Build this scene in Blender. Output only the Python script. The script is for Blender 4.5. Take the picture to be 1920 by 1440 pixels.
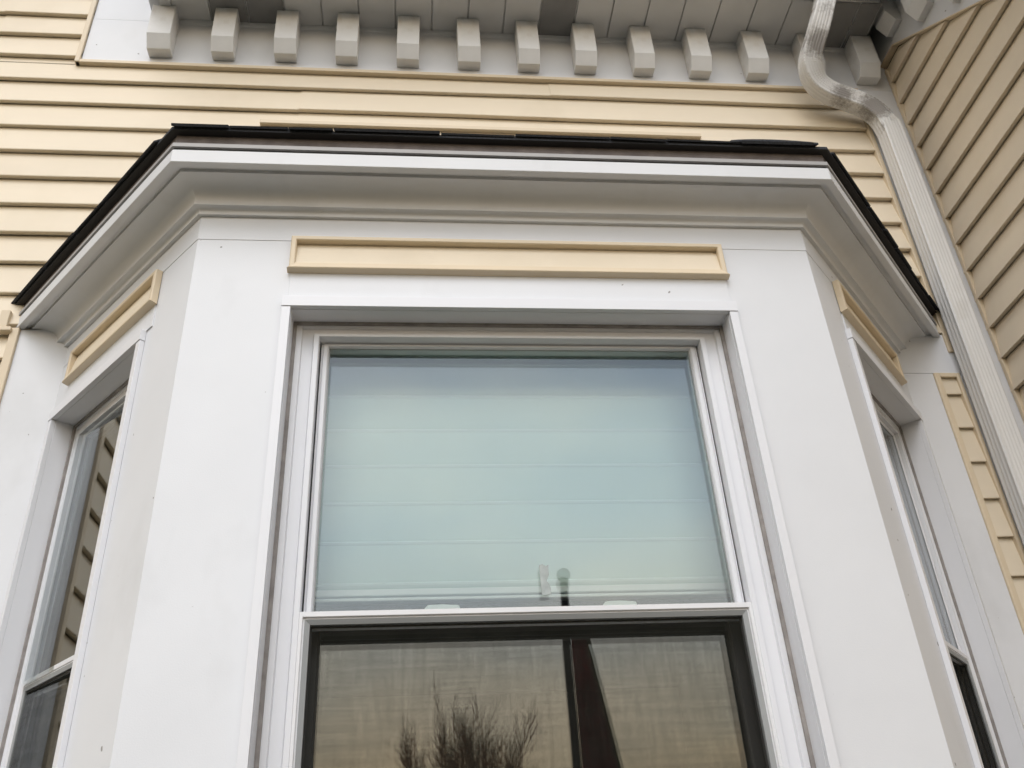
import bpy, bmesh, math, random
from mathutils import Vector, Matrix
random.seed(7)
R = math.radians
scn = bpy.context.scene
col = scn.collection
for o in list(bpy.data.objects): bpy.data.objects.remove(o)

# ------------------------------------------------------------------ camera
cd = bpy.data.cameras.new('camera'); cam = bpy.data.objects.new('camera', cd); col.objects.link(cam)
cd.sensor_width = 36; cd.lens = 36*1738.12/1920; cd.clip_start = .02; cd.clip_end = 800
pit, yaw, rol = R(32.0539), R(7.0095), R(-3.5342)
fw = Vector((math.sin(yaw)*math.cos(pit), math.cos(yaw)*math.cos(pit), math.sin(pit)))
r0 = Vector((math.cos(yaw), -math.sin(yaw), 0)); u0 = r0.cross(fw)
rr = r0*math.cos(rol)+u0*math.sin(rol); uu = -r0*math.sin(rol)+u0*math.cos(rol)
m = Matrix((rr, uu, -fw)).transposed().to_4x4(); m.translation = Vector((.4459, -1.5022, 1.6403))
cam.matrix_world = m; scn.camera = cam

# ------------------------------------------------------------------ light
SUN_EL, SUN_AZ = R(50), R(194)      # azimuth clockwise from +Y: behind the camera, a little to its left
w = bpy.data.worlds.new('World'); scn.world = w; w.use_nodes = True
nt = w.node_tree; nt.nodes.clear(); N = nt.nodes.new; K = nt.links.new
out = N('ShaderNodeOutputWorld'); bg = N('ShaderNodeBackground'); bg.inputs['Strength'].default_value = .12
sky = N('ShaderNodeTexSky'); sky.sky_type = 'NISHITA'; sky.sun_disc = False
sky.sun_elevation = SUN_EL; sky.sun_rotation = SUN_AZ; sky.dust_density = 3; sky.air_density = 1.0
geo = N('ShaderNodeTexCoord'); mp = N('ShaderNodeMapping'); mp.inputs['Scale'].default_value = (1, 1, 3.2)
nz = N('ShaderNodeTexNoise'); nz.inputs['Scale'].default_value = 2.1; nz.inputs['Detail'].default_value = 6; nz.inputs['Roughness'].default_value = .55
K(geo.outputs['Generated'], mp.inputs['Vector']); K(mp.outputs['Vector'], nz.inputs['Vector'])
cr = N('ShaderNodeValToRGB'); cr.color_ramp.elements[0].position = .38; cr.color_ramp.elements[0].color = (.74, .78, .84, 1)
cr.color_ramp.elements[1].position = .62; cr.color_ramp.elements[1].color = (1.12, 1.04, .95, 1)
K(nz.outputs['Fac'], cr.inputs['Fac'])
# cloud deck: colour by height above the horizon and by the same noise
sx = N('ShaderNodeSeparateXYZ'); K(geo.outputs['Generated'], sx.inputs[0])
hr = N('ShaderNodeValToRGB'); e = hr.color_ramp.elements
e[0].position = 0; e[0].color = (1.6, 1.4, 1.2, 1); e[1].position = 1; e[1].color = (6.5, 7.0, 8.0, 1)
for p, c in ((.11, (3.8, 2.8, 1.8)), (.17, (15.8, 12.4, 7.8)), (.27, (14.0, 13.2, 11.2)), (.40, (12.0, 13.2, 14.0)), (.57, (10.4, 11.7, 13.2)), (.70, (10.0, 11.0, 12.4)), (.86, (6.5, 7.2, 8.4))):
    q = hr.color_ramp.elements.new(p); q.color = (*c, 1)
K(sx.outputs['Z'], hr.inputs['Fac'])
mu = N('ShaderNodeMix'); mu.data_type = 'RGBA'; mu.blend_type = 'MULTIPLY'; mu.inputs[0].default_value = 1
K(hr.outputs['Color'], mu.inputs[6]); K(cr.outputs['Color'], mu.inputs[7])
mx = N('ShaderNodeMix'); mx.data_type = 'RGBA'; mx.inputs[0].default_value = .85
K(sky.outputs['Color'], mx.inputs[6]); K(mu.outputs[2], mx.inputs[7])
# sky gain shaped by direction: brighter in front, to darken the bay's sides
fy = N('ShaderNodeMapRange'); K(sx.outputs['Y'], fy.inputs[0]); fy.inputs[1].default_value = -.85; fy.inputs[2].default_value = .1; fy.inputs[3].default_value = 1.12; fy.inputs[4].default_value = .42
sc_ = N('ShaderNodeVectorMath'); sc_.operation = 'SCALE'; K(mx.outputs[2], sc_.inputs[0]); K(fy.outputs[0], sc_.inputs['Scale'])
K(sc_.outputs[0], bg.inputs['Color']); K(bg.outputs[0], out.inputs['Surface'])
sl = bpy.data.lights.new('sun', 'SUN'); sl.energy = .7; sl.angle = R(30); sl.color = (1, .985, .975)
so = bpy.data.objects.new('sun', sl); col.objects.link(so)
sd = Vector((math.sin(SUN_AZ)*math.cos(SUN_EL), math.cos(SUN_AZ)*math.cos(SUN_EL), math.sin(SUN_EL)))
so.rotation_euler = sd.to_track_quat('Z', 'Y').to_euler()
scn.view_settings.view_transform = 'Standard'; scn.view_settings.look = 'None'
scn.view_settings.gamma = 1; scn.view_settings.exposure = .53
scn.cycles.max_bounces = 10; scn.cycles.diffuse_bounces = 2; scn.cycles.transparent_max_bounces = 16

# ------------------------------------------------------------------ materials
def mat(name, base, rough=.5, var=.04, scale=6, stretch=(1, 1, 1), bump=0., bscale=200, bstretch=(1, 1, 1),
        specks=None, metal=0, spec=.5, stains=None):
    """procedural painted surface: slow tone variation, fine grain bump, sparse dirt specks, broad soft stains"""
    m = bpy.data.materials.new(name); m.use_nodes = True; t = m.node_tree; n = t.nodes.new; k = t.links.new
    b = t.nodes['Principled BSDF']; b.inputs['Roughness'].default_value = rough; b.inputs['Metallic'].default_value = metal
    b.inputs['Specular IOR Level'].default_value = spec
    tc = n('ShaderNodeTexCoord')
    def noise(sc, st, det=4, rg=.55):
        mp = n('ShaderNodeMapping'); mp.inputs['Scale'].default_value = st; k(tc.outputs['Object'], mp.inputs['Vector'])
        z = n('ShaderNodeTexNoise'); z.inputs['Scale'].default_value = sc; z.inputs['Detail'].default_value = det
        z.inputs['Roughness'].default_value = rg; k(mp.outputs[0], z.inputs['Vector']); return z.outputs['Fac']
    def ramp(f, p0, c0, p1, c1):
        r = n('ShaderNodeValToRGB'); r.color_ramp.elements[0].position = p0; r.color_ramp.elements[0].color = (*c0, 1)
        r.color_ramp.elements[1].position = p1; r.color_ramp.elements[1].color = (*c1, 1); k(f, r.inputs['Fac']); return r.outputs['Color']
    def mul(a, c, f=1.):
        x = n('ShaderNodeMix'); x.data_type = 'RGBA'; x.blend_type = 'MULTIPLY'
        if isinstance(f, float): x.inputs[0].default_value = f
        else: k(f, x.inputs[0])
        k(a, x.inputs[6])
        if isinstance(c, tuple): x.inputs[7].default_value = (*c, 1)
        else: k(c, x.inputs[7])
        return x.outputs[2]
    lo = tuple(max(0, v*(1-var)) for v in base); hi = tuple(min(1, v*(1+var)) for v in base)
    c = ramp(noise(scale, stretch), .3, lo, .7, hi)
    if stains:
        c = mul(c, stains[1], ramp(noise(stains[0], (1, 1, .6), 5, .6), stains[2], (0, 0, 0), stains[2]+.12, (stains[3],)*3))
    if specks:
        s = ramp(noise(specks[0], (1, 1, 1), 1, .4), specks[1], (0, 0, 0), specks[1]+.015, (1, 1, 1))
        c = mul(c, (.42, .40, .38), s)
    k(c, b.inputs['Base Color'])
    if bump:
        bp = n('ShaderNodeBump'); bp.inputs['Strength'].default_value = bump; bp.inputs['Distance'].default_value = .0006
        k(noise(bscale, bstretch, 3), bp.inputs['Height'])
        b2 = n('ShaderNodeBump'); b2.inputs['Strength'].default_value = .35; b2.inputs['Distance'].default_value = .004
        k(noise(5, (1, 1, 1), 2), b2.inputs['Height']); k(bp.outputs[0], b2.inputs['Normal']); k(b2.outputs[0], b.inputs['Normal'])
    return m
WHITE = mat('white_coil_stock', (.775, .785, .815), .5, .025, 4, bump=.3, bscale=400, specks=(52, .795), stains=(2.6, (.90, .898, .89), .56, .8))
TRIMW = mat('white_moulding', (.735, .74, .755), .5, .03, 5, bump=.2, bscale=300, stains=(7, (.93, .925, .915), .56, .8))
MODW = mat('white_painted_block', (.84, .84, .845), .65, .05, 14, bump=.5, bscale=90, specks=(60, .80), stains=(9, (.86, .83, .79), .55, .9))
SOFF = mat('soffit_white', (.70, .705, .715), .6, .05, 3, bump=.2)
VENT = mat('soffit_vent_grey', (.27, .27, .275), .7, .05, 30, bump=.3)
VINYL = mat('white_vinyl', (.80, .805, .84), .38, .015, 5, bump=.06, bscale=120)
SCRW = mat('white_screen_metal', (.80, .80, .82), .35, .03, 8)
SID = mat('beige_siding', (.81, .70, .54), .55, .03, 3, (.5, .5, 3), bump=.7, bscale=60, bstretch=(1, 1, 14), stains=(1.6, (.93, .92, .90), .52, .9))
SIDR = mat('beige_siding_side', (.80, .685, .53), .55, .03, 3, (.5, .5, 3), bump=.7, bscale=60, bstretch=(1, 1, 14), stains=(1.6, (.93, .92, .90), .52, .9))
BTRIM = mat('beige_trim', (.74, .615, .445), .5, .03, 6, bump=.2)
CAULK = mat('grey_caulk', (.31, .285, .27), .8, .2, 40, bump=.6, bscale=80)
SHING = mat('black_shingle', (.032, .034, .041), .9, .45, 240, bump=1., bscale=500)
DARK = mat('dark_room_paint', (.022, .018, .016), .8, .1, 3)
BLACK = mat('black_gasket_shadow', (.02, .018, .018), .6)  # gaskets and joints; also painted shadow under the roof edge and behind the screen
SHADEL = mat('fold_highlight_cloth', (.78, .90, .86), .8, .02, 4)  # paler than the main cloth: paints light caught along each fold
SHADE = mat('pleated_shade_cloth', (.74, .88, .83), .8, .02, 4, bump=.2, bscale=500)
PIPE = mat('white_downspout', (.78, .77, .76), .62, .03, 9, (1, 1, .3), bump=.12, stains=(5, (.85, .83, .80), .55, .9))
BEADG = mat('grey_bead', (.33, .34, .345), .45, .03, 8)
BARK = mat('bark', (.16, .105, .07), .9, .3, 12, bump=.8, bscale=30)
TWIG = mat('twigs', (.50, .27, .13), .9, .3, 9)
LATCH = mat('white_latch', (.80, .86, .84), .4, .02)
POLEM = mat('dark_pole', (.03, .03, .035), .35, .1, 9)
FLAGR = mat('dark_red_cloth', (.22, .02, .03), .9, .4, 3)
FLAGH = mat('olive_cloth', (.20, .19, .11), .9, .1, 9)
GROUND = mat('lawn_ground', (.05, .052, .032), .95, .3, .8, bump=.6, bscale=20, stains=(.15, (.8, .7, .6), .5, 1))
DRIP = mat('grey_drip_edge', (.40, .385, .375), .5, .06, 12)  # metal grey, darkened for the shadow under the shingles
EDGEB = mat('shadowed_edge_board', (.15, .125, .115), .8, .25, 30, bump=.5)  # dark brown paints in the shadow of the shingle overhang
TAPE = mat('grey_tape', (.42, .46, .45), .7, .2, 60)

def grimy_pipe():
    """downspout white with dark grime rings where water runs over the crimped elbows"""
    m = PIPE.copy(); m.name = 'grimy_elbow'; t = m.node_tree; n = t.nodes.new; k = t.links.new
    b = t.nodes['Principled BSDF']; src = b.inputs['Base Color'].links[0].from_socket
    tc = n('ShaderNodeTexCoord'); f = None
    for (c, r) in (((1.757, .292, 4.195), .020), ((1.722, .33, 4.085), .040), ((1.80, .40, 3.94), .024), ((1.90, .40, 3.895), .040), ((1.925, .40, 3.80), .018)):
        d = n('ShaderNodeVectorMath'); d.operation = 'DISTANCE'; k(tc.outputs['Object'], d.inputs[0]); d.inputs[1].default_value = c
        nz = n('ShaderNodeTexNoise'); nz.inputs['Scale'].default_value = 55; nz.inputs['Detail'].default_value = 8; nz.inputs['Roughness'].default_value = .8; k(tc.outputs['Object'], nz.inputs['Vector'])
        a = n('ShaderNodeMath'); a.operation = 'MULTIPLY_ADD'; k(nz.outputs['Fac'], a.inputs[0]); a.inputs[1].default_value = -.11; k(d.outputs['Value'], a.inputs[2])
        mr = n('ShaderNodeMapRange'); k(a.outputs[0], mr.inputs[0]); mr.inputs[1].default_value = r-.030; mr.inputs[2].default_value = r-.060; mr.inputs[3].default_value = 0; mr.inputs[4].default_value = .75
        if f is None: f = mr.outputs[0]
        else:
            x = n('ShaderNodeMath'); x.operation = 'MAXIMUM'; k(f, x.inputs[0]); k(mr.outputs[0], x.inputs[1]); f = x.outputs[0]
    mx = n('ShaderNodeMix'); mx.data_type = 'RGBA'; k(f, mx.inputs[0]); k(src, mx.inputs[6]); mx.inputs[7].default_value = (.15, .125, .105, 1)
    k(mx.outputs[2], b.inputs['Base Color']); return m
GRIMY = grimy_pipe()

def glass_mat(name, refl, tint=(.86, .93, .91)):
    m = bpy.data.materials.new(name); m.use_nodes = True; t = m.node_tree; t.nodes.clear(); n = t.nodes.new; k = t.links.new
    o = n('ShaderNodeOutputMaterial'); tr = n('ShaderNodeBsdfTransparent'); tr.inputs[0].default_value = (*tint, 1)
    gl = n('ShaderNodeBsdfGlossy'); gl.inputs['Roughness'].default_value = .003; gl.inputs['Color'].default_value = (.93, .97, 1, 1)
    fr = n('ShaderNodeFresnel'); fr.inputs['IOR'].default_value = 1.52
    a = n('ShaderNodeMath'); a.operation = 'MULTIPLY_ADD'; a.use_clamp = True; k(fr.outputs[0], a.inputs[0]); a.inputs[1].default_value = 1.55; a.inputs[2].default_value = refl
    tc = n('ShaderNodeTexCoord'); nz = n('ShaderNodeTexNoise'); nz.inputs['Scale'].default_value = 3.2; nz.inputs['Detail'].default_value = 1; k(tc.outputs['Object'], nz.inputs['Vector'])
    bp = n('ShaderNodeBump'); bp.inputs['Strength'].default_value = .25; bp.inputs['Distance'].default_value = .0011; k(nz.outputs['Fac'], bp.inputs['Height'])
    k(bp.outputs[0], gl.inputs['Normal'])
    mx = n('ShaderNodeMixShader'); k(a.outputs[0], mx.inputs[0]); k(tr.outputs[0], mx.inputs[1]); k(gl.outputs[0], mx.inputs[2]); k(mx.outputs[0], o.inputs['Surface'])
    return m
GLASS = glass_mat('window_glass', .01, (.975, .995, .985))

def screen_mat():
    m = bpy.data.materials.new('insect_mesh'); m.use_nodes = True; t = m.node_tree; t.nodes.clear(); n = t.nodes.new; k = t.links.new
    o = n('ShaderNodeOutputMaterial'); tr = n('ShaderNodeBsdfTransparent'); tr.inputs[0].default_value = (1, 1, 1, 1)
    di = n('ShaderNodeBsdfDiffuse'); di.inputs[0].default_value = (.05, .05, .042, 1)
    tc = n('ShaderNodeTexCoord')
    def wav(st, sc, dist):
        mp = n('ShaderNodeMapping'); mp.inputs['Scale'].default_value = st; k(tc.outputs['Object'], mp.inputs['Vector'])
        z = n('ShaderNodeTexNoise'); z.inputs['Scale'].default_value = sc; z.inputs['Detail'].default_value = 3; z.inputs['Distortion'].default_value = dist
        k(mp.outputs[0], z.inputs['Vector']); return z.outputs['Fac']
    a = n('ShaderNodeMath'); a.operation = 'ADD'; k(wav((1, 1, .12), 90, .8), a.inputs[0]); k(wav((.05, 1, 1), 85, 1.), a.inputs[1])
    mr = n('ShaderNodeMapRange'); k(a.outputs[0], mr.inputs[0]); mr.inputs[1].default_value = .7; mr.inputs[2].default_value = 1.3; mr.inputs[3].default_value = .16; mr.inputs[4].default_value = .34
    mx = n('ShaderNodeMixShader'); k(mr.outputs[0], mx.inputs[0]); k(tr.outputs[0], mx.inputs[1]); k(di.outputs[0], mx.inputs[2]); k(mx.outputs[0], o.inputs['Surface'])
    return m
MESH = screen_mat()

# ------------------------------------------------------------------ helpers
class MB:
    def __init__(s): s.b = bmesh.new()
    def poly(s, pts):
        s.b.faces.new([s.b.verts.new(p) for p in pts])
    def box(s, a, b, rot=None, piv=None):
        x0, y0, z0 = a; x1, y1, z1 = b
        v = [Vector((x, y, z)) for z in (z0, z1) for y in (y0, y1) for x in (x0, x1)]
        if rot is not None:
            piv = Vector(piv); v = [rot @ (q-piv)+piv for q in v]
        v = [s.b.verts.new(q) for q in v]
        for f in ((0, 2, 3, 1), (4, 5, 7, 6), (0, 1, 5, 4), (1, 3, 7, 5), (3, 2, 6, 7), (2, 0, 4, 6)): s.b.faces.new([v[i] for i in f])
    def prism(s, prof, d):
        """closed polygon prof (3D points) extruded by vector d"""
        d = Vector(d); a = [s.b.verts.new(p) for p in prof]; c = [s.b.verts.new(Vector(p)+d) for p in prof]; n = len(a)
        s.b.faces.new(a); s.b.faces.new(c[::-1])
        for i in range(n): s.b.faces.new((a[i], c[i], c[(i+1) % n], a[(i+1) % n]))
    def rings(s, rings, closed_prof=False, closed_path=False, cap=True):
        V = [[s.b.verts.new(p) for p in r] for r in rings]; n = len(V[0]); mth = len(V)
        for i in range(mth if closed_path else mth-1):
            A, B = V[i], V[(i+1) % mth]
            for j in range(n if closed_prof else n-1):
                s.b.faces.new((A[j], A[(j+1) % n], B[(j+1) % n], B[j]))
        if cap and closed_prof and not closed_path: s.b.faces.new(V[0]); s.b.faces.new(V[-1][::-1])
    def tube(s, pts, rads, seg=6):
        rg = []
        for i, p in enumerate(pts):
            p = Vector(p); t = (Vector(pts[min(i+1, len(pts)-1)])-Vector(pts[max(i-1, 0)])).normalized()
            a = t.orthogonal().normalized(); c = t.cross(a)
            rg.append([p+rads[i]*(a*math.cos(2*math.pi*j/seg)+c*math.sin(2*math.pi*j/seg)) for j in range(seg)])
        s.rings(rg, True)
    def build(s, name, m, parent=None, bev=0, smooth=False, nrm=True, angle=35):
        if nrm: bmesh.ops.recalc_face_normals(s.b, faces=s.b.faces)
        me = bpy.data.meshes.new(name); s.b.to_mesh(me); s.b.free(); me.materials.append(m)
        o = bpy.data.objects.new(name, me); col.objects.link(o)
        if parent: o.parent = parent
        if smooth:
            for p in me.polygons: p.use_smooth = True
            try: me.set_sharp_from_angle(angle=R(angle))
            except Exception: pass
        if bev:
            q = o.modifiers.new('bevel', 'BEVEL'); q.width = bev; q.segments = 2; q.limit_method = 'ANGLE'; q.angle_limit = R(40)
        return o
def tag(o, label=None, cat=None, group=None, kind=None):
    if label: o['label'] = label
    if cat: o['category'] = cat
    if group: o['group'] = group
    if kind: o['kind'] = kind
    return o
def empty(name, loc=(0, 0, 0), rz=0):
    o = bpy.data.objects.new(name, None); col.objects.link(o); o.location = loc; o.rotation_euler = (0, 0, rz); o.empty_display_size = .1
    return o

# ------------------------------------------------------------------ geometry constants (metres)
XE = 1.974
D = .50                      # main wall plane
XW = 2.053                   # right wall plane
PL, FL, FR, PR = Vector((-.424, .5)), Vector((0, 0)), Vector((1.299, 0)), Vector((1.762, .498))
E_ = .1016                   # siding exposure
Z0 = 4.2829                  # a butt line height on the main wall
FACE = {}                    # faces of the bay: origin, angle, length
for nm, a, b in (('left', PL, FL), ('centre', FL, FR), ('right', FR, PR)):
    d = b-a; FACE[nm] = (a, math.atan2(d.y, d.x), d.length)
def fpt(nm, x, y, z):
    a, an, _ = FACE[nm]; c, s = math.cos(an), math.sin(an)
    return Vector((a.x+x*c-y*s, a.y+x*s+y*c, z))

# ------------------------------------------------------------------ setting
g = MB(); g.poly([(-300, -300, 0), (300, -300, 0), (300, 300, 0), (-300, 300, 0)])
tag(g.build('ground', GROUND), kind='structure')

# siding: courses leaning out towards the butt, butt returns, panel end laps
def siding(mb, along, x0, x1, zlo, zhi, zref, put, seams=(), cut=None):
    k = math.floor((zref-zlo)/E_)+1
    z = zref-k*E_; pair = 0
    rnd = random.Random(along); put0 = put
    def put(x, o_, zz):
        q = round((zref-zz)/E_-.02)     # long vinyl panels never lie quite flat
        return put0(x, o_+.0008*math.sin(x*2.3+q*1.7)+.0006*math.sin(x*5.3+q*2.9), zz+.0009*math.sin(x*1.7+q*2.1))
    offs = {}
    while z < zhi:
        za, zb = max(z, zlo), min(z+E_, zhi)
        i = round((zref-z)/E_)
        pi_ = i//2
        if pi_ not in offs:
            sm = [s for s, q in seams if q == pi_]
            if not sm:
                s0 = x0+rnd.uniform(.4, 3.4); sm = [s0+3.6*j for j in range(3)]
                if seams and any(abs(q-pi_) < 9 for _, q in seams) and along == 1: sm = [s-3.6 if s < 1.9 else s for s in sm]
            offs[pi_] = sorted(s for s in sm if x0+.03 < s < x1-.03)
        xs = [x0]+offs[pi_]+[x1]
        for j in range(len(xs)-1):
          o = .0024*(j % 2)+rnd.uniform(0, .0007)
          sub = max(1, int((xs[j+1]-xs[j])/.22))
          for jj in range(sub):
            a, b = xs[j]+(xs[j+1]-xs[j])*jj/sub, xs[j]+(xs[j+1]-xs[j])*(jj+1)/sub
            def yo(zz): return .0180-.0165*((zz-z)/E_)+o
            def cl(x, zz):
                return cut(x, zz) if cut else (x, zz)
            A = put(a, yo(za), za); B = put(b, yo(za), za); C_ = put(b, yo(zb), zb); D_ = put(a, yo(zb), zb)
            # rounded butt
            r = .0025
            mb.poly([put(a, yo(za+r), za+r), put(b, yo(za+r), za+r), C_, D_])
            mb.poly([put(a, yo(za)-.0012, za), put(b, yo(za)-.0012, za), put(b, yo(za+r), za+r), put(a, yo(za+r), za+r)])
            if za == z:
                ym_ = yo(za)*.30
                mb.poly([put(a, ym_, za), put(b, ym_, za), put(b, yo(za)-.0012, za), put(a, yo(za)-.0012, za)])
                mb.poly([put(a, ym_, za), put(b, ym_, za), put(b, ym_, za+.003), put(a, ym_, za+.003)])
                mb.poly([put(a, -.002, za+.003), put(b, -.002, za+.003), put(b, ym_, za+.003), put(a, ym_, za+.003)])
                mb.poly([put(a, -.002, za-.001), put(b, -.002, za-.001), put(b, -.002, za+.003), put(a, -.002, za+.003)])
            for e_ in ([a] if jj == 0 else [])+([b] if jj == sub-1 else []):
                mb.poly([put(e_, 0, za), put(e_, yo(za), za), put(e_, yo(zb), zb), put(e_, 0, zb)])
        z += E_

# main wall
mw = empty('house_wall', (0, D, 0)); tag(mw, 'beige horizontal vinyl siding wall behind and above the white bay window', 'wall')
put = lambda x, o, z: (x, -o, z)
s = MB()
siding(s, 1, -2.6, -.5815, 4.055, 5.0, Z0, put)
siding(s, 1, -2.6, 1.909, 3.05, 4.055, Z0, put, seams=((.09, 2), (.87, 1)))
siding(s, 1, -2.6, -.545, 0.3, 3.05, Z0, put)
s.build('siding', SID, mw, nrm=False)
b = MB(); b.box((-2.6, .004, 0), (-.43, .15, 3.0)); b.box((-2.6, .004, 3.0), (XW, .15, 5.0)); b.box((1.77, .004, 0), (XW, .15, 3.0)); b.box((-2.6, -.02, 0), (-.56, .004, .3))
b.build('sheathing', DARK, mw)
# window cut behind the bay is open to the room
t = MB()   # beige trim below and beside the frieze
t.box((-.595, -.024, 4.050), (1.915, -.001, 4.0635))
t.box((-.5965, -.026, 4.050), (-.5815, -.001, 5.0))
t.build('beige_channel', BTRIM, mw, bev=.002)
t = MB(); t.box((1.899, -.022, 3.0), (1.913, -.001, 4.05)); t.build('beige_channel', BTRIM, mw, bev=.002)
t = MB(); t.box((-.0189, -.030, 3.802), (1.333, -.004, 3.817)); t.build('roof_flashing_trim', BTRIM, mw, bev=.002)
t = MB(); t.box((-.557, -.024, .3), (-.536, -.001, 3.05)); t.box((-.605, -.034, 3.035), (-.552, -.012, 3.047)); t.box((-.588, -.03, 3.048), (-.566, -.008, 3.10)); t.build('beige_channel', BTRIM, mw, bev=.002)
c = MB(); c.box((1.914, -.016, .3), (XW-.0005, -.001, 4.1765)); c.build('corner_board', WHITE, mw, bev=.0015)
c = MB(); c.box((-.536, -.015, .3), (-.4105, -.0005, 3.05)); c.build('return_board', WHITE, mw, bev=.001)
# board right of the bay with a narrow inset of siding
c = MB()
for a, bb in (((1.7485, -.015, .3), (1.833, -.0005, 2.932)), ((1.7485, -.0155, 2.9325), (1.9135, -.0005, 3.06))): c.box(a, bb)
c.box((1.9065, -.0148, .3), (1.9135, -.0005, 2.932)); c.build('return_board', WHITE, mw, bev=.001)
s = MB(); siding(s, 3, 1.845, 1.898, .3, 2.918, 2.8682, lambda x, o, z: (x, -o*.6-.004, z)); s.build('siding_inset', SID, mw, nrm=False)
t = MB()
t.prism([(1.833, -.018, .3), (1.836, -.021, .3), (1.849, -.021, .3), (1.849, 0, .3), (1.833, 0, .3)], (0, 0, 2.6315))
t.prism([(1.896, -.018, .3), (1.899, -.021, .3), (1.906, -.021, .3), (1.906, 0, .3), (1.896, 0, .3)], (0, 0, 2.6315))
t.box((1.8495, -.0206, 2.9185), (1.8955, 0, 2.9315))
t.build('inset_trim', BTRIM, mw, bev=.0015)

# right wall with raked frieze
SL = .795; YC, ZC = .394, 4.180        # corner where the rake starts and slopes down towards the street
rw = empty('side_wall', (XW, D, 0)); tag(rw, 'beige siding side wall meeting the bay wall in the corner behind the downspout', 'wall')
def rk(y): return 4.1775 if y > YC else ZC-SL*(YC-y)
s = MB(); Z0R = Z0+.012
k = 0; z = Z0R-42*E_
while z < 4.2:
    zb = z+E_
    # course from y=.5 (corner) towards the street, clipped by the raked trim
    def ylim(zz): return -4.5 if zz <= rk(-4.5) else (D if zz > 4.1775 else max(-4.5, YC-(ZC-zz)/SL))
    L0, L1 = ylim(z), ylim(zb)
    if L0 < D:
        P_ = lambda y, o, zz: (-o, y-D, zz)
        o0, o1 = .0175, .0015
        if zb <= 4.1775 or L1 < D:
            s.poly([P_(D, o0, z), P_(L0, o0, z), P_(L1, o1, zb), P_(D, o1, zb)])
        else:
            s.poly([P_(D, o0, z), P_(L0, o0, z), P_(YC, o1, 4.1775), P_(D, o1, 4.1775)])
        s.poly([P_(D, .006, z), P_(L0, .006, z), P_(L0, o0, z), P_(D, o0, z)])
        s.poly([P_(D, .006, z), P_(L0, .006, z), P_(L0, .006, z+.003), P_(D, .006, z+.003)])
        s.poly([P_(D, -.001, z+.003), P_(L0, -.001, z+.003), P_(L0, .006, z+.003), P_(D, .006, z+.003)])
        s.poly([P_(D, -.001, z-.001), P_(L0, -.001, z-.001), P_(L0, -.001, z+.003), P_(D, -.001, z+.003)])
    z += E_
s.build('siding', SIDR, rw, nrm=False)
b = MB(); b.prism([(.001, 0, 0), (.001, -5, 0), (.001, -5, .35), (.001, YC-D, 4.40), (.001, 0, 4.6)], (.15, 0, 0)); b.build('sheathing', DARK, rw)
dy = -4.2
def rake(name, m, off0, off1, o0, o1, bev=.001, ov=None):
    """board along the rake: off = height above the siding edge, o = projection from the wall"""
    q = MB()
    p = [(-o0, YC-D, ZC+off0), (-o1, YC-D, ZC+off0), (-o1, YC-D, ZC+off1), (-o0, YC-D, ZC+off1)]
    q.prism(p, (0, dy, dy*SL)); return q
q = rake('', None, .002, .008, .0, .024); q.box((-.024, YC-D+.0003, ZC+.001), (0, -.001, ZC+.007)); q.build('beige_channel', BTRIM, rw, bev=.0015)
q = rake('', None, .0095, .40, .0, .012); q.prism([(0, YC-D+.0005, ZC+.012), (-.012, YC-D+.0005, ZC+.012), (-.012, YC-D+.0005, 4.43), (0, YC-D+.0005, 4.43)], (0, .1045, 0))
q.build('frieze', WHITE, rw)
q = rake('', None, .245, .262, .0125, .16); q.box((-.16, YC-D+.0003, ZC+.245), (-.0125, -.018, ZC+.262)); q.build('soffit', SOFF, rw)
q = rake('', None, .265, .30, .0125, .18); q.box((-.18, YC-D+.0003, ZC+.265), (-.0125, -.018, ZC+.30)); q.build('roof', SHING, rw)
t = MB(); t.box((-.017, -.030, 0.3), (-.001, -.0175, 4.16)); t.build('beige_channel', BTRIM, rw, bev=.002)

# ------------------------------------------------------------------ main eave
ev = empty('eave_cornice', (0, D, 4.268)); tag(ev, 'white eave frieze and grey board soffit with a row of blocks along the top', 'eave')
f = MB(); f.box((-.5805, -.017, -.2042), (XW-.0125, -.0005, -.0035)); f.build('frieze_board', WHITE, ev, bev=.001)
f = MB(); f.box((XE-.012, -.0164, -.0028), (XW-.0125, -.0005, .5)); f.build('frieze_board', WHITE, ev, bev=.001)
f = MB(); f.box((-.5805, -.0165, -.0030), (-.36, -.0005, .7)); f.build('frieze_board', WHITE, ev, bev=.001)
f = MB(); f.prism([(-.345, -.017, -.016), (-.345, -.023, -.012), (-.345, -.026, -.001), (-.345, -.017, -.001)], (XE+.345, 0, 0)); f.build('bed_moulding', TRIMW, ev)
sf = MB(); vt = MB(); x = -.3255; i = 0
edges = []
xx = -.3255
brd = []
while xx < XE-.01:
    v = (-.19 < xx+.055 < .03) or (.79 < xx+.055 < 1.01) or (1.76 < xx+.055 < 1.98)
    brd.append((xx, min(xx+.112, XE), v)); xx += .1175
for a, c_, v in brd:
    q = vt if v else sf
    yb, yf = -.0175, -.20
    q.poly([(a, yb, 0), (c_, yb, 0), (c_, yf, 0), (a, yf, 0)])
    sf.poly([(c_, yb, 0), (c_, yf, 0), (c_+.0012, yf, .006), (c_+.0012, yb, .006)])
    sf.poly([(c_+.0012, yb, .006), (c_+.0012, yf, .006), (c_+.0043, yf, .006), (c_+.0043, yb, .006)])
    sf.poly([(c_+.0043, yb, .006), (c_+.0043, yf, .006), (c_+.0055, yf, 0), (c_+.0055, yb, 0)])
sf.box((-.335, -.20, .0075), (XE, -.0175, .03))
sf.build('soffit', SOFF, ev, nrm=False); vt.build('soffit_vent', VENT, ev, nrm=False)
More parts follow.
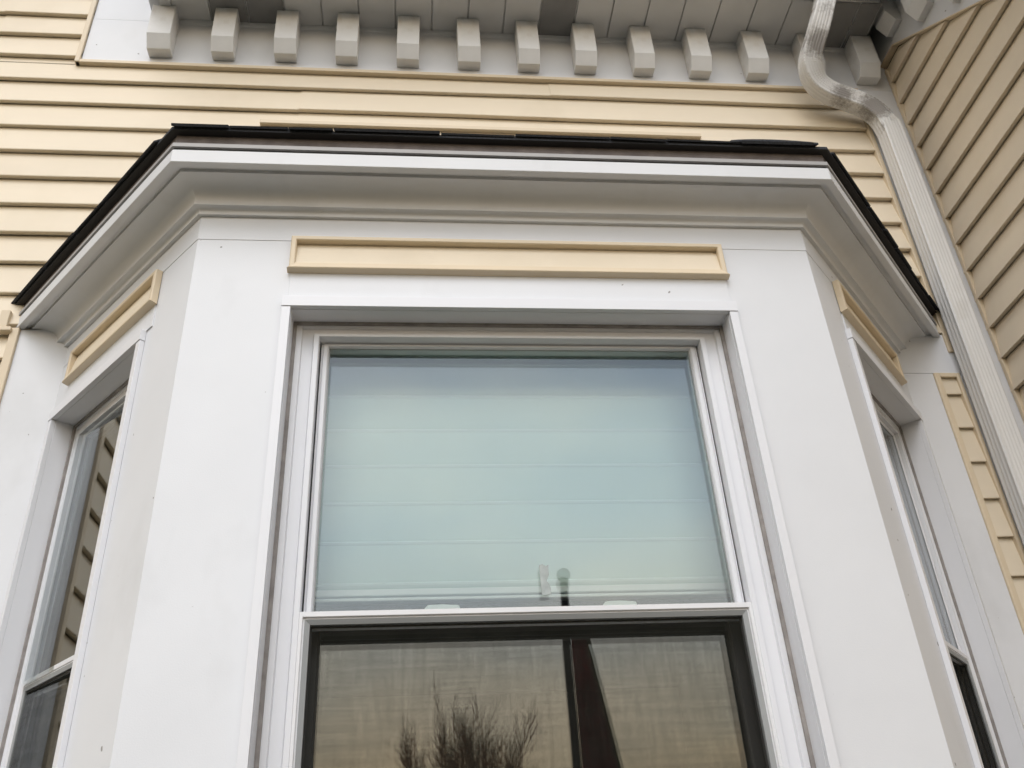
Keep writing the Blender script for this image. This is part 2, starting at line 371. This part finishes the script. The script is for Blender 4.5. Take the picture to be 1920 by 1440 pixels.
ed = MB(); ed.box((-.362, -.20, -.004), (-.3265, -.018, .03)); ed.box((-.40, -.19, .018), (-.3625, -.018, .06)); ed.build('return_moulding', TRIMW, ev, bev=.002)
rf = MB(); rf.prism([(-.38, -.215, .05), (-.38, -.017, .05), (-.38, -.017, .40), (-.38, -.215, .20)], (XE+.38, 0, 0)); rf.build('roof', SHING, ev)
gt = MB(); gp = [(-.20, -.02), (-.20, .13), (-.205, .13), (-.205, -.005), (-.29, -.005), (-.30, .03), (-.325, .06), (-.325, .13), (-.333, .13), (-.333, .05), (-.31, .02), (-.30, -.02)]
gp = [(a*.8-.04 if a < -.2 else a, c_+.055) for a, c_ in gp]; gt.prism([(-.38, a, c_) for a, c_ in gp], (XE+.38, 0, 0)); gt.build('gutter', PIPE, ev)
def block_mesh(mb, w_=.07, h=.181, d=.060, bev_=.043, inn=.026):
    """modillion: wedge block, local x across, -y out, top at z=0"""
    pr = [(0, 0, 0), (0, -d, 0), (0, -d, -(h-bev_)), (0, -(d-inn), -h), (0, 0, -h)]
    mb.prism([(-w_/2, b_, c_) for a_, b_, c_ in pr], (w_, 0, 0))
blk = None
bx = [-.3486, -.156, .0353, .227, .420, .611, .804, .992, 1.1823, 1.374, 1.567, 1.762, 1.953]
for i, x in enumerate(bx):
    if blk is None:
        q = MB(); block_mesh(q); blk = o = q.build('modillion', MODW, ev, bev=.0018)
    else:
        o = blk.copy(); col.objects.link(o); o.parent = ev
    o.location = (x, -.0172, -.0005); o.rotation_euler = (random.uniform(-.006, .006), random.uniform(-.015, .015), 0)
    o.scale = (random.uniform(.97, 1.04), 1, random.uniform(.985, 1.01))
for j in range(8):
    o = blk.copy(); col.objects.link(o); o.parent = rw
    y = .352-.150*j
    o.location = (-.0005, y-D, 4.396-.1193*j); o.rotation_euler = (0, 0, -math.pi/2)

# ------------------------------------------------------------------ bay
bay = empty('bay_window', (FL.x, FL.y, 0)); tag(bay, 'white three-sided bay with beige inset panels, moulded cornice and black shingle roof', 'bay')
ZT, ZS = 2.762, 1.52
ZTOP = {'left': 2.772, 'centre': 2.762, 'right': 2.774}
OPEN = {'left': (.056, .468), 'centre': (.2000, 1.0915), 'right': (.158, .632)}
PAN = {'left': (.092, .512), 'centre': (.1905, 1.1035), 'right': (.150, .568)}
for nm in ('left', 'centre', 'right'):
    a0, an, L = FACE[nm]; x0, x1 = OPEN[nm]; p0, p1 = PAN[nm]
    T = .045
    F = lambda x, y, z: fpt(nm, x, y, z)
    def fb(mb, a, b):
        v = [F(x, y, z) for z in (a[2], b[2]) for y in (a[1], b[1]) for x in (a[0], b[0])]
        v = [mb.b.verts.new(q) for q in v]
        for f_ in ((0, 2, 3, 1), (4, 5, 7, 6), (0, 1, 5, 4), (1, 3, 7, 5), (3, 2, 6, 7), (2, 0, 4, 6)): mb.b.faces.new([v[i_] for i_ in f_])
    lipL, lipR = x0-.0165, x1+.0165
    ZT = ZTOP[nm]; dz = ZT-2.762
    # pillars and boards
    wl = MB(); fb(wl, (0, 0, .3), (x0, T, 2.9375)); fb(wl, (x1, 0, .3), (L, T, 2.9375)); fb(wl, (x0, 0, ZT), (x1, T, 2.9375)); fb(wl, (x0, 0, .3), (x1, T, ZS))
    wl.build('wall_facing', WHITE, bay)
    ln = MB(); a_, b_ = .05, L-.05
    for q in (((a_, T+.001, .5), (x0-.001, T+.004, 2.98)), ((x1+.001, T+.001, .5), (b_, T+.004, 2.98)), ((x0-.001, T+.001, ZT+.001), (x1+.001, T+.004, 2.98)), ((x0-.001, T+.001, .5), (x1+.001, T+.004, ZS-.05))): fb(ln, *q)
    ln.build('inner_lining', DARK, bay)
    hb = MB(); fb(hb, (0, -.0012, 2.9372), (L, T-.001, 3.02)); hb.build('frieze_board', WHITE, bay, bev=.0004)
    fl = MB(); fb(fl, (p0+.002, -.003, 2.786+dz), (p1-.002, .001, 2.8505)); fl.build('header_board', WHITE, bay, bev=.0005)
    # casing: bent metal lips round the opening
    cs = MB()
    fb(cs, (lipL, -.011, ZS), (x0+.0004, -.0003, ZT-.0015)); fb(cs, (x1-.0004, -.011, ZS), (lipR, -.0003, ZT-.0015))
    fb(cs, (lipL-.001, -.0125, ZT-.0005), (lipR+.001, -.0003, 2.7865+dz))
    fb(cs, (x0, 0, ZS), (x0+.0012, .041, ZT)); fb(cs, (x1-.0012, 0, ZS), (x1, .041, ZT)); fb(cs, (x0, 0, ZT-.0012), (x1, .041, ZT))
    cs.build('casing', VINYL, bay, bev=.0016)
    ck = MB(); fb(ck, (x0-.001, .0405, ZS), (x0+.008, .052, ZT)); fb(ck, (x1-.008, .0405, ZS), (x1+.001, .052, ZT)); fb(ck, (x0+.008, .0405, ZT-.007), (x1-.008, .052, ZT)); ck.build('caulk_joint', CAULK, bay)
    sill = MB(); fb(sill, (x0-.04, -.035, ZS-.04), (x1+.04, .05, ZS)); sill.build('sill', WHITE, bay, bev=.003)
    # beige panel: recessed clapboard with a mitred, chamfered surround
    pz0, pz1 = 2.8515, 2.9395
    pt = MB(); tw = .0125
    def loop(o):   # (inset, depth)
        i_, d_ = o; return [F(p0+i_, d_, pz0+i_), F(p1-i_, d_, pz0+i_), F(p1-i_, d_, pz1-i_), F(p0+i_, d_, pz1-i_)]
    rg = [loop(o) for o in ((0, -.0013), (0, -.014), (.002, -.0165), (.0095, -.0165), (.0115, -.0145), (.0115, .002))]
    V = [[pt.b.verts.new(p) for p in r] for r in rg]
    for i_ in range(len(V)-1):
        for j in range(4):
            if j == 0: continue
            pt.b.faces.new((V[i_][j], V[i_][(j+1) % 4], V[i_+1][(j+1) % 4], V[i_+1][j]))
    bp = [(p0-.004, -.0023, pz0-.002), (p0-.004, -.0175, pz0+.001), (p0-.001, -.019, pz0+.003), (p0+.0115, -.0145, pz0+.017), (p0+.0115, -.0023, pz0+.019)]
    br = [(p1+.004, -.0023, pz0-.002), (p1+.004, -.0175, pz0+.001), (p1+.001, -.019, pz0+.003), (p1-.0115, -.0145, pz0+.017), (p1-.0115, -.0023, pz0+.019)]
    pt.rings([[F(*q) for q in bp], [F(*q) for q in br]], True)
    pt.build('panel_surround', BTRIM, bay, bev=.0006)
    pn = MB(); pn.poly([F(p0+.011, -.0125, pz0+.012), F(p1-.011, -.0125, pz0+.012), F(p1-.011, -.0008, pz1-.011), F(p0+.011, -.0008, pz1-.011)])
    pn.build('panel_siding', SID, bay)

# cornice swept round the bay
path = [PL, FL, FR, PR]
def offset_path(o):
    segs = []
    for a, b in zip(path[:-1], path[1:]):
        d = (b-a).normalized(); n = Vector((d.y, -d.x)); segs.append((a+n*o, d))
    pts = []
    p, d = segs[0]; t_ = (D-p.y)/d.y; pts.append(p+d*t_)
    for (p, d), (q, e_) in zip(segs[:-1], segs[1:]):
        cr_ = d.x*e_.y-d.y*e_.x; t_ = ((q.x-p.x)*e_.y-(q.y-p.y)*e_.x)/cr_; pts.append(p+d*t_)
    p, d = segs[-1]; t_ = (D-p.y)/d.y; pts.append(p+d*t_)
    return pts
def sweep(prof, name, m, par, smooth=False, closed=True, bev=0, angle=35, zj=None):
    mb = MB(); P_ = [offset_path(o) for o, z in prof]
    rg = [[(P_[j][i].x, P_[j][i].y, prof[j][1]) for j in range(len(prof))] for i in range(4)]
    mb.rings(rg, closed); return mb.build(name, m, par, smooth=smooth, bev=bev, angle=angle)
cove = [(.0245+.0495*(1-math.cos(t_)) if False else .0245+.0495*math.sin(t_), 3.0175+.034*(1-math.cos(t_))) for t_ in [math.pi/2*i/10 for i in range(11)]]
cove = [(.0245+.0505*(1-math.cos(t_)), 3.0175+.0335*math.sin(t_)) for t_ in [math.pi/2*i/10 for i in range(11)]]
prof = [(-.01, 2.9980), (.0095, 2.9980), (.0098, 3.0032), (.0108, 3.0062), (.0135, 3.0088), (.0175, 3.0106), (.0230, 3.0112), (.0248, 3.0112), (.0248, 3.0168)]+[(o, z+.0022) for o, z in cove]+[(.0765, 3.0600), (.0890, 3.0600), (.0890, 3.0518), (.1035, 3.0515), (.1045, 3.0525), (.1045, 3.0850), (.1035, 3.0858), (.095, 3.0858), (-.01, 3.0858)]
sweep(prof, 'crown_moulding', TRIMW, bay, smooth=True, angle=28)
sweep([(.0, 3.0865), (.1010, 3.0865), (.1010, 3.0915), (.0, 3.0915)], 'shadow_gap', BLACK, bay)
sweep([(.0, 3.0925), (.1070, 3.0925), (.1070, 3.1025), (.0, 3.1025)], 'drip_edge', DRIP, bay)
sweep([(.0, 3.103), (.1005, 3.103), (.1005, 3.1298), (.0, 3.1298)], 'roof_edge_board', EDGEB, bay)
# roof: hip planes and shingle courses
rfm = MB(); ea = offset_path(.117); top = [Vector((-.05, D)), Vector((.25, D)), Vector((1.05, D)), Vector((1.40, D))]
zt = 3.62
EA = [(p.x, p.y, 3.138) for p in ea]; TP = [(p.x, p.y, zt) for p in top]
roof_pts = [EA, TP]
low = [(p.x, p.y, 3.1305) for p in ea]
for i in range(3):
    rfm.poly([EA[i], EA[i+1], TP[i+1], TP[i]]); rfm.poly([low[i], low[i+1], EA[i+1], EA[i]])
roof = rfm.build('roof', SHING, bay)
dk = MB()
dk.poly(low); dk.build('roof_underside_shadow', BLACK, roof)  # underside coloured black for the shadow below the shingles
sh = MB()
for i in range(3):
    A, B = Vector(EA[i]), Vector(EA[i+1]); A2, B2 = Vector(TP[i]), Vector(TP[i+1])
    ed_ = (B-A); L = ed_.length; e1 = ed_.normalized(); n2 = Vector((e1.y, -e1.x, 0))
    nrm_ = (B-A).cross(A2-A).normalized()
    if nrm_.z < 0: nrm_ = -nrm_
    up = nrm_.cross(e1).normalized()
    if up.z < 0: up = -up
    hv = (A2-A).dot(up)
    lo_ = lambda v: (A2-A).dot(e1)*v/hv
    hi_ = lambda v: L+((B2-B).dot(e1))*v/hv
    for rowi in range(6):
        u_ = -.3
        while u_ < L+.3:
            wd = random.uniform(.07, .24)
            oh = random.uniform(.003, .010) if rowi == 0 else 0
            th = random.uniform(.0028, .0060)
            v0, v1 = .10*rowi, .10*rowi+.13
            base = nrm_*(.001+.0036*rowi)
            def P3(u, v, h): return A+e1*u+up*v+nrm_*h+base
            a0, a1 = max(u_, lo_(v0)), max(u_, lo_(v1)); b0, b1 = min(u_+wd-.003, hi_(v0)), min(u_+wd-.003, hi_(v1))
            if b0-a0 > .004 and b1-a1 > .004:
                c1_, c2_ = random.uniform(-.0015, .002), random.uniform(-.0015, .002)
                p1_, p2_ = P3(a0, v0-oh, c1_ if rowi == 0 else 0), P3(b0, v0-oh, c2_ if rowi == 0 else 0)
                q1, q2 = P3(a1, v1, -.001), P3(b1, v1, -.001)
                sh.rings([[p1_, q1, q1+nrm_*th, p1_+nrm_*th], [p2_, q2, q2+nrm_*th, p2_+nrm_*th]], True)
            u_ += wd
# loose shingle along the right part of the front eave
A = Vector(EA[1]); 
prev = None; rg = []
for j in range(13):
    x = 1.13+.0165*j; bmp = .0060*math.sin(math.pi*j/12)**.7*(1.15-.3*j/12)
    rg.append([(x, ea[1].y-.008, 3.1365+bmp*.6), (x, ea[1].y+.10, 3.20+bmp*.3), (x, ea[1].y+.10, 3.206+bmp*.3), (x, ea[1].y-.008, 3.1415+bmp)])
sh.rings(rg, True)
sh.build('shingles', SHING, roof)
cl = MB(); cp = [FL+Vector((-.0, .03)), FR+Vector((0, .03)), PR+Vector((-.02, .12)), PL+Vector((.02, .12))]; cl.prism([(p.x, p.y, 2.99) for p in cp], (0, 0, .01)); cl.build('ceiling', DARK, bay)

# ------------------------------------------------------------------ windows
def make_window(nm, label, inset_top=.62, latches=False, kx=1., ks=1.):
    a0, an, L = FACE[nm]; x0, x1 = OPEN[nm]
    xc = (x0+x1)/2; org = fpt(nm, xc, 0, ZS); W = x1-x0; ZT = ZTOP[nm]; H = ZT-ZS; zm = (2.163 if nm == 'centre' else 2.172)-ZS
    wn = empty('sash_window', org, an); tag(wn, label, 'window', 'double-hung windows of the bay')
    yd = lambda d: .0465+(d-.0465)*ks if d > .0465 else d
    def loop(mb, prof, zb, zt_, kt=inset_top, kb=1., i0=0.):
        rg = []
        for (sx, top_) in ((-1, 0), (1, 0), (1, 1), (-1, 1)):
            rg.append([(sx*(W/2-i*kx), yd(d), (zt_-(i-i0)*kt) if top_ else (zb+(i-i0)*kb)) for i, d in prof])
        mb.rings(rg, True, True)
    f = MB(); loop(f, [(.001, .075), (.001, .052), (.007, .052), (.0075, .046), (.0185, .046), (.0205, .0525), (.0405, .0545), (.0435, .0465), (.0525, .0465), (.0535, .048), (.0535, .100), (.040, .100)], 0, H)
    f.build('window_frame', VINYL, wn, bev=0)
    j = MB(); loop(j, [(.0538, .0995), (.0538, .0735), (.0560, .0735), (.0560, .0995)], .04, H-.0002, .66); j.build('track_gasket', BLACK, wn)
    us = MB(); loop(us, [(.0565, .098), (.0565, .0700), (.0590, .0690), (.0600, .0710), (.0615, .0690), (.0685, .0690), (.0700, .0710), (.0715, .0760), (.0715, .098)], zm-.0745, H, .585)
    us_o = us.build('upper_sash', VINYL, wn)
    yw_ = .065 if nm == 'left' else 0.      # the left sash glass sits slightly skewed in its frame
    def pane(y, z0_, z1_, par, tilt=0., ins=.068):
        for dy_, tl in ((0, 0.), (.013, .0061)):
            p = MB(); hx = W/2-ins*kx
            p.poly([(sx*hx, yd(y+dy_)+yw_*(sx*hx-hx)+tl*(z_-z0_), z_) for sx, z_ in ((-1, z0_), (1, z0_), (1, z1_), (-1, z1_))]); q = p.build('pane', GLASS, par, nrm=False)
        return q
    pane(.0800, zm-.01, H-.038, us_o)
    g_ = MB(); loop(g_, [(.0716, .0790), (.0716, .0770), (.0735, .0770), (.0735, .0790)], zm-.0745, H, .585); g_.build('glazing_bead', BEADG, us_o)
    ls = MB(); loop(ls, [(.0565, .128), (.0565, .1005), (.0800, .1005), (.0830, .104), (.0830, .128)], .05, zm+.006, .9, .9, .0565)
    ls_o = ls.build('lower_sash', BLACK if True else VINYL, wn)
    pane(.1120, .03, zm-.03, ls_o, ins=.075)
    if latches:
        for lx in (-.155, .165):
            lt_ = MB(); lt_.prism([(lx-.036, .100, zm+.010), (lx+.036, .100, zm+.010), (lx+.034, .100, zm+.0240), (lx+.004, .100, zm+.0262), (lx-.022, .100, zm+.0252)], (0, .016, 0)); lt_.build('tilt_latch', LATCH, ls_o, bev=.0012)
    # half insect screen in front
    sc = MB(); loop(sc, [(.0495, .064), (.0495, .0478), (.0580, .0478), (.0590, .0490), (.0590, .0520), (.0617, .0520)], .055, zm, 1., 1., .0495)
    so_ = sc.build('insect_screen', SCRW, wn)
    bd = MB(); loop(bd, [(.0620, .064), (.0620, .0505), (.0622, .0500), (.0705, .0540), (.0705, .064)], .055, zm, 1., 1., .0495); bd.build('shaded_screen_bevel', BEADG, so_, bev=0)  # grey colour paints the shaded inner bevel of the white frame
    gr = MB(); loop(gr, [(.0592, .0560), (.0592, .0525), (.0618, .0525), (.0618, .0560)], .055, zm, 1., 1., .0495); gr.build('spline_groove', BLACK, so_)
    ms = MB(); ym = yd(.059); ms.poly([(-W/2+.068*kx, ym, .07), (W/2-.068*kx, ym, .07), (W/2-.068*kx, ym, zm-.0190), (-W/2+.068*kx, ym, zm-.0190)]); ms.build('screen_mesh', MESH, so_, nrm=False)
    bk = MB(); loop(bk, [(.0560, .0660), (.0560, .0645), (.0735, .0645), (.0735, .0660)], .055, zm, 1., 1., .0495); bk.build('unlit_screen_back', BLACK, so_)  # black colour paints the unlit rear of the screen frame
    return wn
make_window('centre', 'wide centre window with a pale pleated shade in its upper half', latches=True)
make_window('left', 'narrow window on the left face of the bay reflecting beige siding', kx=.6, ks=.4)
make_window('right', 'narrow window on the right face of the bay, seen almost edge-on near the downspout', kx=.6, ks=.4)

# ------------------------------------------------------------------ room and shade
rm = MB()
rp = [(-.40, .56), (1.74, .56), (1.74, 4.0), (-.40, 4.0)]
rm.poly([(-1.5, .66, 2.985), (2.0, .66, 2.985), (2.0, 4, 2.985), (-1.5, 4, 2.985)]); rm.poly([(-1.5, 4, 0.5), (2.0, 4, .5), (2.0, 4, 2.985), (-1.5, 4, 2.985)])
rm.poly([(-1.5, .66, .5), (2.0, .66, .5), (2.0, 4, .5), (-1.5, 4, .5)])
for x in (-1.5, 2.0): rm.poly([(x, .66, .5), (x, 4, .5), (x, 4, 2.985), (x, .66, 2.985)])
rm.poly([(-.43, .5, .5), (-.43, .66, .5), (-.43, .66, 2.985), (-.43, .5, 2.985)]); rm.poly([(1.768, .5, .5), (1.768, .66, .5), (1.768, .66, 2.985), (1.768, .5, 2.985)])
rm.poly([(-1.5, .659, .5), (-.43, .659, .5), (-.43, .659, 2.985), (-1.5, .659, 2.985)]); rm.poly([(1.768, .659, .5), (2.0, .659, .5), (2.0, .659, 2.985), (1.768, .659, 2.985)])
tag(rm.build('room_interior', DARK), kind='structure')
sh_ = MB(); zs = [2.757-.0827*i for i in range(8)]; zs = [2.79]+zs
pts = []
for i, z in enumerate(zs):
    pts += [(.1950, z), (.1850, z-.0040), (.1862, z-.020), (.1895, z-.050), (.1945, z-.0815)] if i else [(.19, z), (.194, z-.02), (.192, z-.03)]
bot = 2.2485
pts = [p for p in pts if p[1] > bot+.002]+[(.190, bot)]
a = [(.236, y, z) for y, z in pts]; b_ = [(1.058, y, z) for y, z in pts]
sh_.rings([a, b_], False)
sd_o = empty('pleated_shade', (0, 0, 0)); tag(sd_o, 'pale green-white pleated shade hanging behind the upper centre pane', 'window shade')
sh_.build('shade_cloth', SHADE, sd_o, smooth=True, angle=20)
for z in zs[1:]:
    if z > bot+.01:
        fo_ = MB(); fo_.prism([(.236, .1865, z-.0085), (.236, .1838, z-.0045), (.236, .1832, z-.0010), (.236, .186, z+.002)], (.822, 0, 0)); fo_.build('fold_highlight', SHADEL, sd_o)
rl = MB(); rl.box((.236, .180, 2.2350), (1.058, .200, 2.2480)); rl.box((.236, .177, 2.2240), (1.058, .197, 2.2305)); rl.build('bottom_rail', LATCH, sd_o, bev=.002)
hr_ = MB(); hr_.box((.245, .17, 2.792), (1.046, .21, 2.83)); hr_.build('head_rail', LATCH, sd_o, bev=.003)
tp = MB(); tv = [(0, 0), (.006, .002), (.012, -.002), (.017, .001), (.0165, -.018), (.0135, -.026), (.0120, -.030), (.016, -.036), (.0175, -.040), (.0185, -.054), (.006, -.056), (.001, -.055), (.0005, -.03)]
tp.prism([(.669+x, .0785, 2.250+z) for x, z in tv], (0, -.0004, 0)); tag(tp.build('tape_scrap', TAPE), 'torn grey scrap of tape stuck low on the upper centre pane', 'tape')

# ------------------------------------------------------------------ downspout
ds = empty('downspout', (1.93, .44, 0)); tag(ds, 'white fluted metal downspout with a grimy double elbow under the eave', 'downspout')
PTS = [(1.778, .262, 4.30), (1.766, .275, 4.245), (1.745, .292, 4.180), (1.722, .318, 4.115), (1.703, .350, 4.060), (1.702, .375, 4.020), (1.722, .398, 3.985), (1.765, .413, 3.960), (1.830, .424, 3.942), (1.885, .430, 3.918), (1.921, .432, 3.870), (1.935, .432, 3.800)]
def xsec(kind, w_=.0298, d=.026):
    pts = []
    # front face (towards -y): flutes
    def side(a, b, nf, dep):
        a, b = Vector(a), Vector(b); e_ = (b-a); n_ = Vector((e_.y, -e_.x)).normalized(); r_ = []
        r_.append(a+e_*.06)
        for i in range(nf):
            c0 = .12+.76*i/nf; c1 = .12+.76*(i+1)/nf; s_ = (c1-c0)
            r_ += [a+e_*(c0+s_*.15), a+e_*(c0+s_*.35)-n_*dep, a+e_*(c0+s_*.65)-n_*dep, a+e_*(c0+s_*.85)]
        r_.append(a+e_*.94); return r_
    c = [(-w_, d), (-w_, -d), (w_, -d), (w_, d)]
    pts += side(c[0], c[1], 3, .0013); pts += side(c[1], c[2], 5, .0008); pts += side(c[2], c[3], 3, .0010); pts += side(c[3], c[0], 1, 0)
    return pts
XS = xsec(0)
def catmull(P_, n):
    r_ = []
    P_ = [Vector(p) for p in P_]
    for i in range(len(P_)-1):
        p0, p1, p2, p3 = P_[max(i-1, 0)], P_[i], P_[i+1], P_[min(i+2, len(P_)-1)]
        for j in range(n):
            t = j/n; r_.append(.5*((2*p1)+(p2-p0)*t+(2*p0-5*p1+4*p2-p3)*t*t+(3*p1-p0-3*p2+p3)*t**3))
    return r_+[P_[-1]]
def pipe(pts, name, m, par, crimp=None, org=Vector((1.93, .44, 0)), grow=0.):
    mb = MB(); rg = []
    for i, p in enumerate(pts):
        t = (pts[min(i+1, len(pts)-1)]-pts[max(i-1, 0)]).normalized()
        n_ = Vector((0, -1, -.15)); n_ = (n_-t*n_.dot(t)).normalized()      # outward, flat face
        s_ = n_.cross(t).normalized()
        if s_.x < 0 and abs(s_.x) > .5: s_ = -s_
        if i and s_.dot(last) < 0: s_ = -s_
        last = s_
        k_ = 1+grow+(crimp(i) if crimp else 0)
        rg.append([p-org+s_*(q.x*k_)+n_*(-q.y*k_) for q in XS])
    mb.rings(rg, True); return mb.build(name, m, par, smooth=True, angle=(22 if crimp else 30), nrm=True)
cv = catmull(PTS, 12)
n = len(cv)
# elbows carry crimps on their curved stretches; short smooth collars between
def crimp(a, b):
    return lambda i: (.035*(i % 2)-.01) if a < i < b else 0
def abs_pipe(pts, name, m, **k): 
    o = pipe(pts, name, m, ds, org=Vector((0, 0, 0)), **k); o.location = (-1.93, -.44, 0); return o
abs_pipe(cv[:26], 'drop_outlet', GRIMY)
abs_pipe(cv[24:88], 'elbow', GRIMY, crimp=lambda i: (.032*(i % 2)-.012) if (6 < i < 34 or 38 < i < 56) else 0, grow=.02)
abs_pipe(cv[84:], 'elbow', GRIMY, crimp=lambda i: (.032*(i % 2)-.012) if 14 < i < 38 else 0)
st = [Vector((1.934, .432, 3.835)), Vector((1.936, .432, 3.70)), Vector((1.925, .432, 2.62)), Vector((1.915, .432, 1.6)), Vector((1.902, .432, .35)), Vector((1.901, .432, .15))]
abs_pipe(catmull(st, 4), 'pipe', PIPE, grow=.05)
for z in (3.30, 1.9):
    sb = MB(); sb.box((-.042, -.037, z-.012), (.036, -.0355, z+.012)); 
    if z < 3: sb.build('strap', PIPE, ds)

# ------------------------------------------------------------------ things behind the camera, seen mirrored in the panes
fp = empty('flagpole', (1.145, -2.5, 0)); tag(fp, 'dark flagpole with a ball finial, mirrored in the centre window', 'flagpole')
q = MB(); q.tube([(0, 0, 0), (0, 0, 3.165)], [.022, .019], 12); q.build('pole', POLEM, fp, smooth=True)
q = MB(); bmesh.ops.create_uvsphere(q.b, u_segments=20, v_segments=12, radius=.034, matrix=Matrix.Translation((0, 0, 3.195))); q.build('finial', POLEM, fp, smooth=True)
fl = MB(); rg = []
for i in range(15):
    z = 2.985-.10*i; wdt = .055+.0178*i; r_ = []
    for j in range(15):
        u_ = j/14; r_.append((.022+wdt*u_, .035*math.sin(u_*9+i*.15)*min(1, i*.3)*u_, z-.02*u_))
    rg.append(r_)
fl.rings(rg, False, cap=False); fo = fl.build('flag', FLAGR, None, smooth=True, nrm=False); fo.location = (1.145, -2.5, 0)
tag(fo, 'dark red furled flag hanging from the pole, mirrored in the lower centre pane', 'flag')
hm = MB(); hm.rings([[rg[i][14], (rg[i][14][0]+.022, rg[i][14][1], rg[i][14][2]), (rg[i][14][0]+.022, rg[i][14][1]+.004, rg[i][14][2]), (rg[i][14][0], rg[i][14][1]+.004, rg[i][14][2])] for i in range(15)], True)
hm.build('hem', FLAGH, fo)

def tree(x, y, h, label, seed, spread=1.):
    rnd = random.Random(seed); tr = empty('bare_tree', (x, y, 0)); tag(tr, label, 'tree', 'bare trees across the street')
    tk = MB(); cr_ = MB()
    def br(p, d, ln, r, lv):
        n_ = 4; pts = [p]; rs = [r]
        for i in range(n_):
            d = (d+Vector((rnd.gauss(0, .10), rnd.gauss(0, .10), .06))).normalized(); p = p+d*(ln/n_); pts.append(p); rs.append(r*(1-.5*(i+1)/n_))
        (tk if lv < 2 else cr_).tube(pts, rs, 6 if lv < 2 else 3)
        if lv < 5:
            for c_ in range(6 if lv else 12):
                i = rnd.randint(1, n_) if lv else rnd.randint(2, n_)
                dd = (d+Vector((rnd.gauss(0, .5*spread), rnd.gauss(0, .5*spread), rnd.uniform(.1, .6)))).normalized()
                br(pts[i], dd, ln*rnd.uniform(.50, .68), max(rs[i]*.6, .006), lv+1)
    br(Vector((0, 0, 0)), Vector((0, 0, 1)), h*.45, h*.022, 0)
    mz = max(v.co.z for v in cr_.b.verts); k_ = h/mz
    for q in (tk, cr_): bmesh.ops.scale(q.b, vec=(k_, k_, k_), verts=q.b.verts)
    tk.build('trunk', BARK, tr); cr_.build('crown', TWIG, tr)
tree(1.25, -14.4, 5.65, 'bare bushy tree mirrored low in the centre window', 3, 1.)
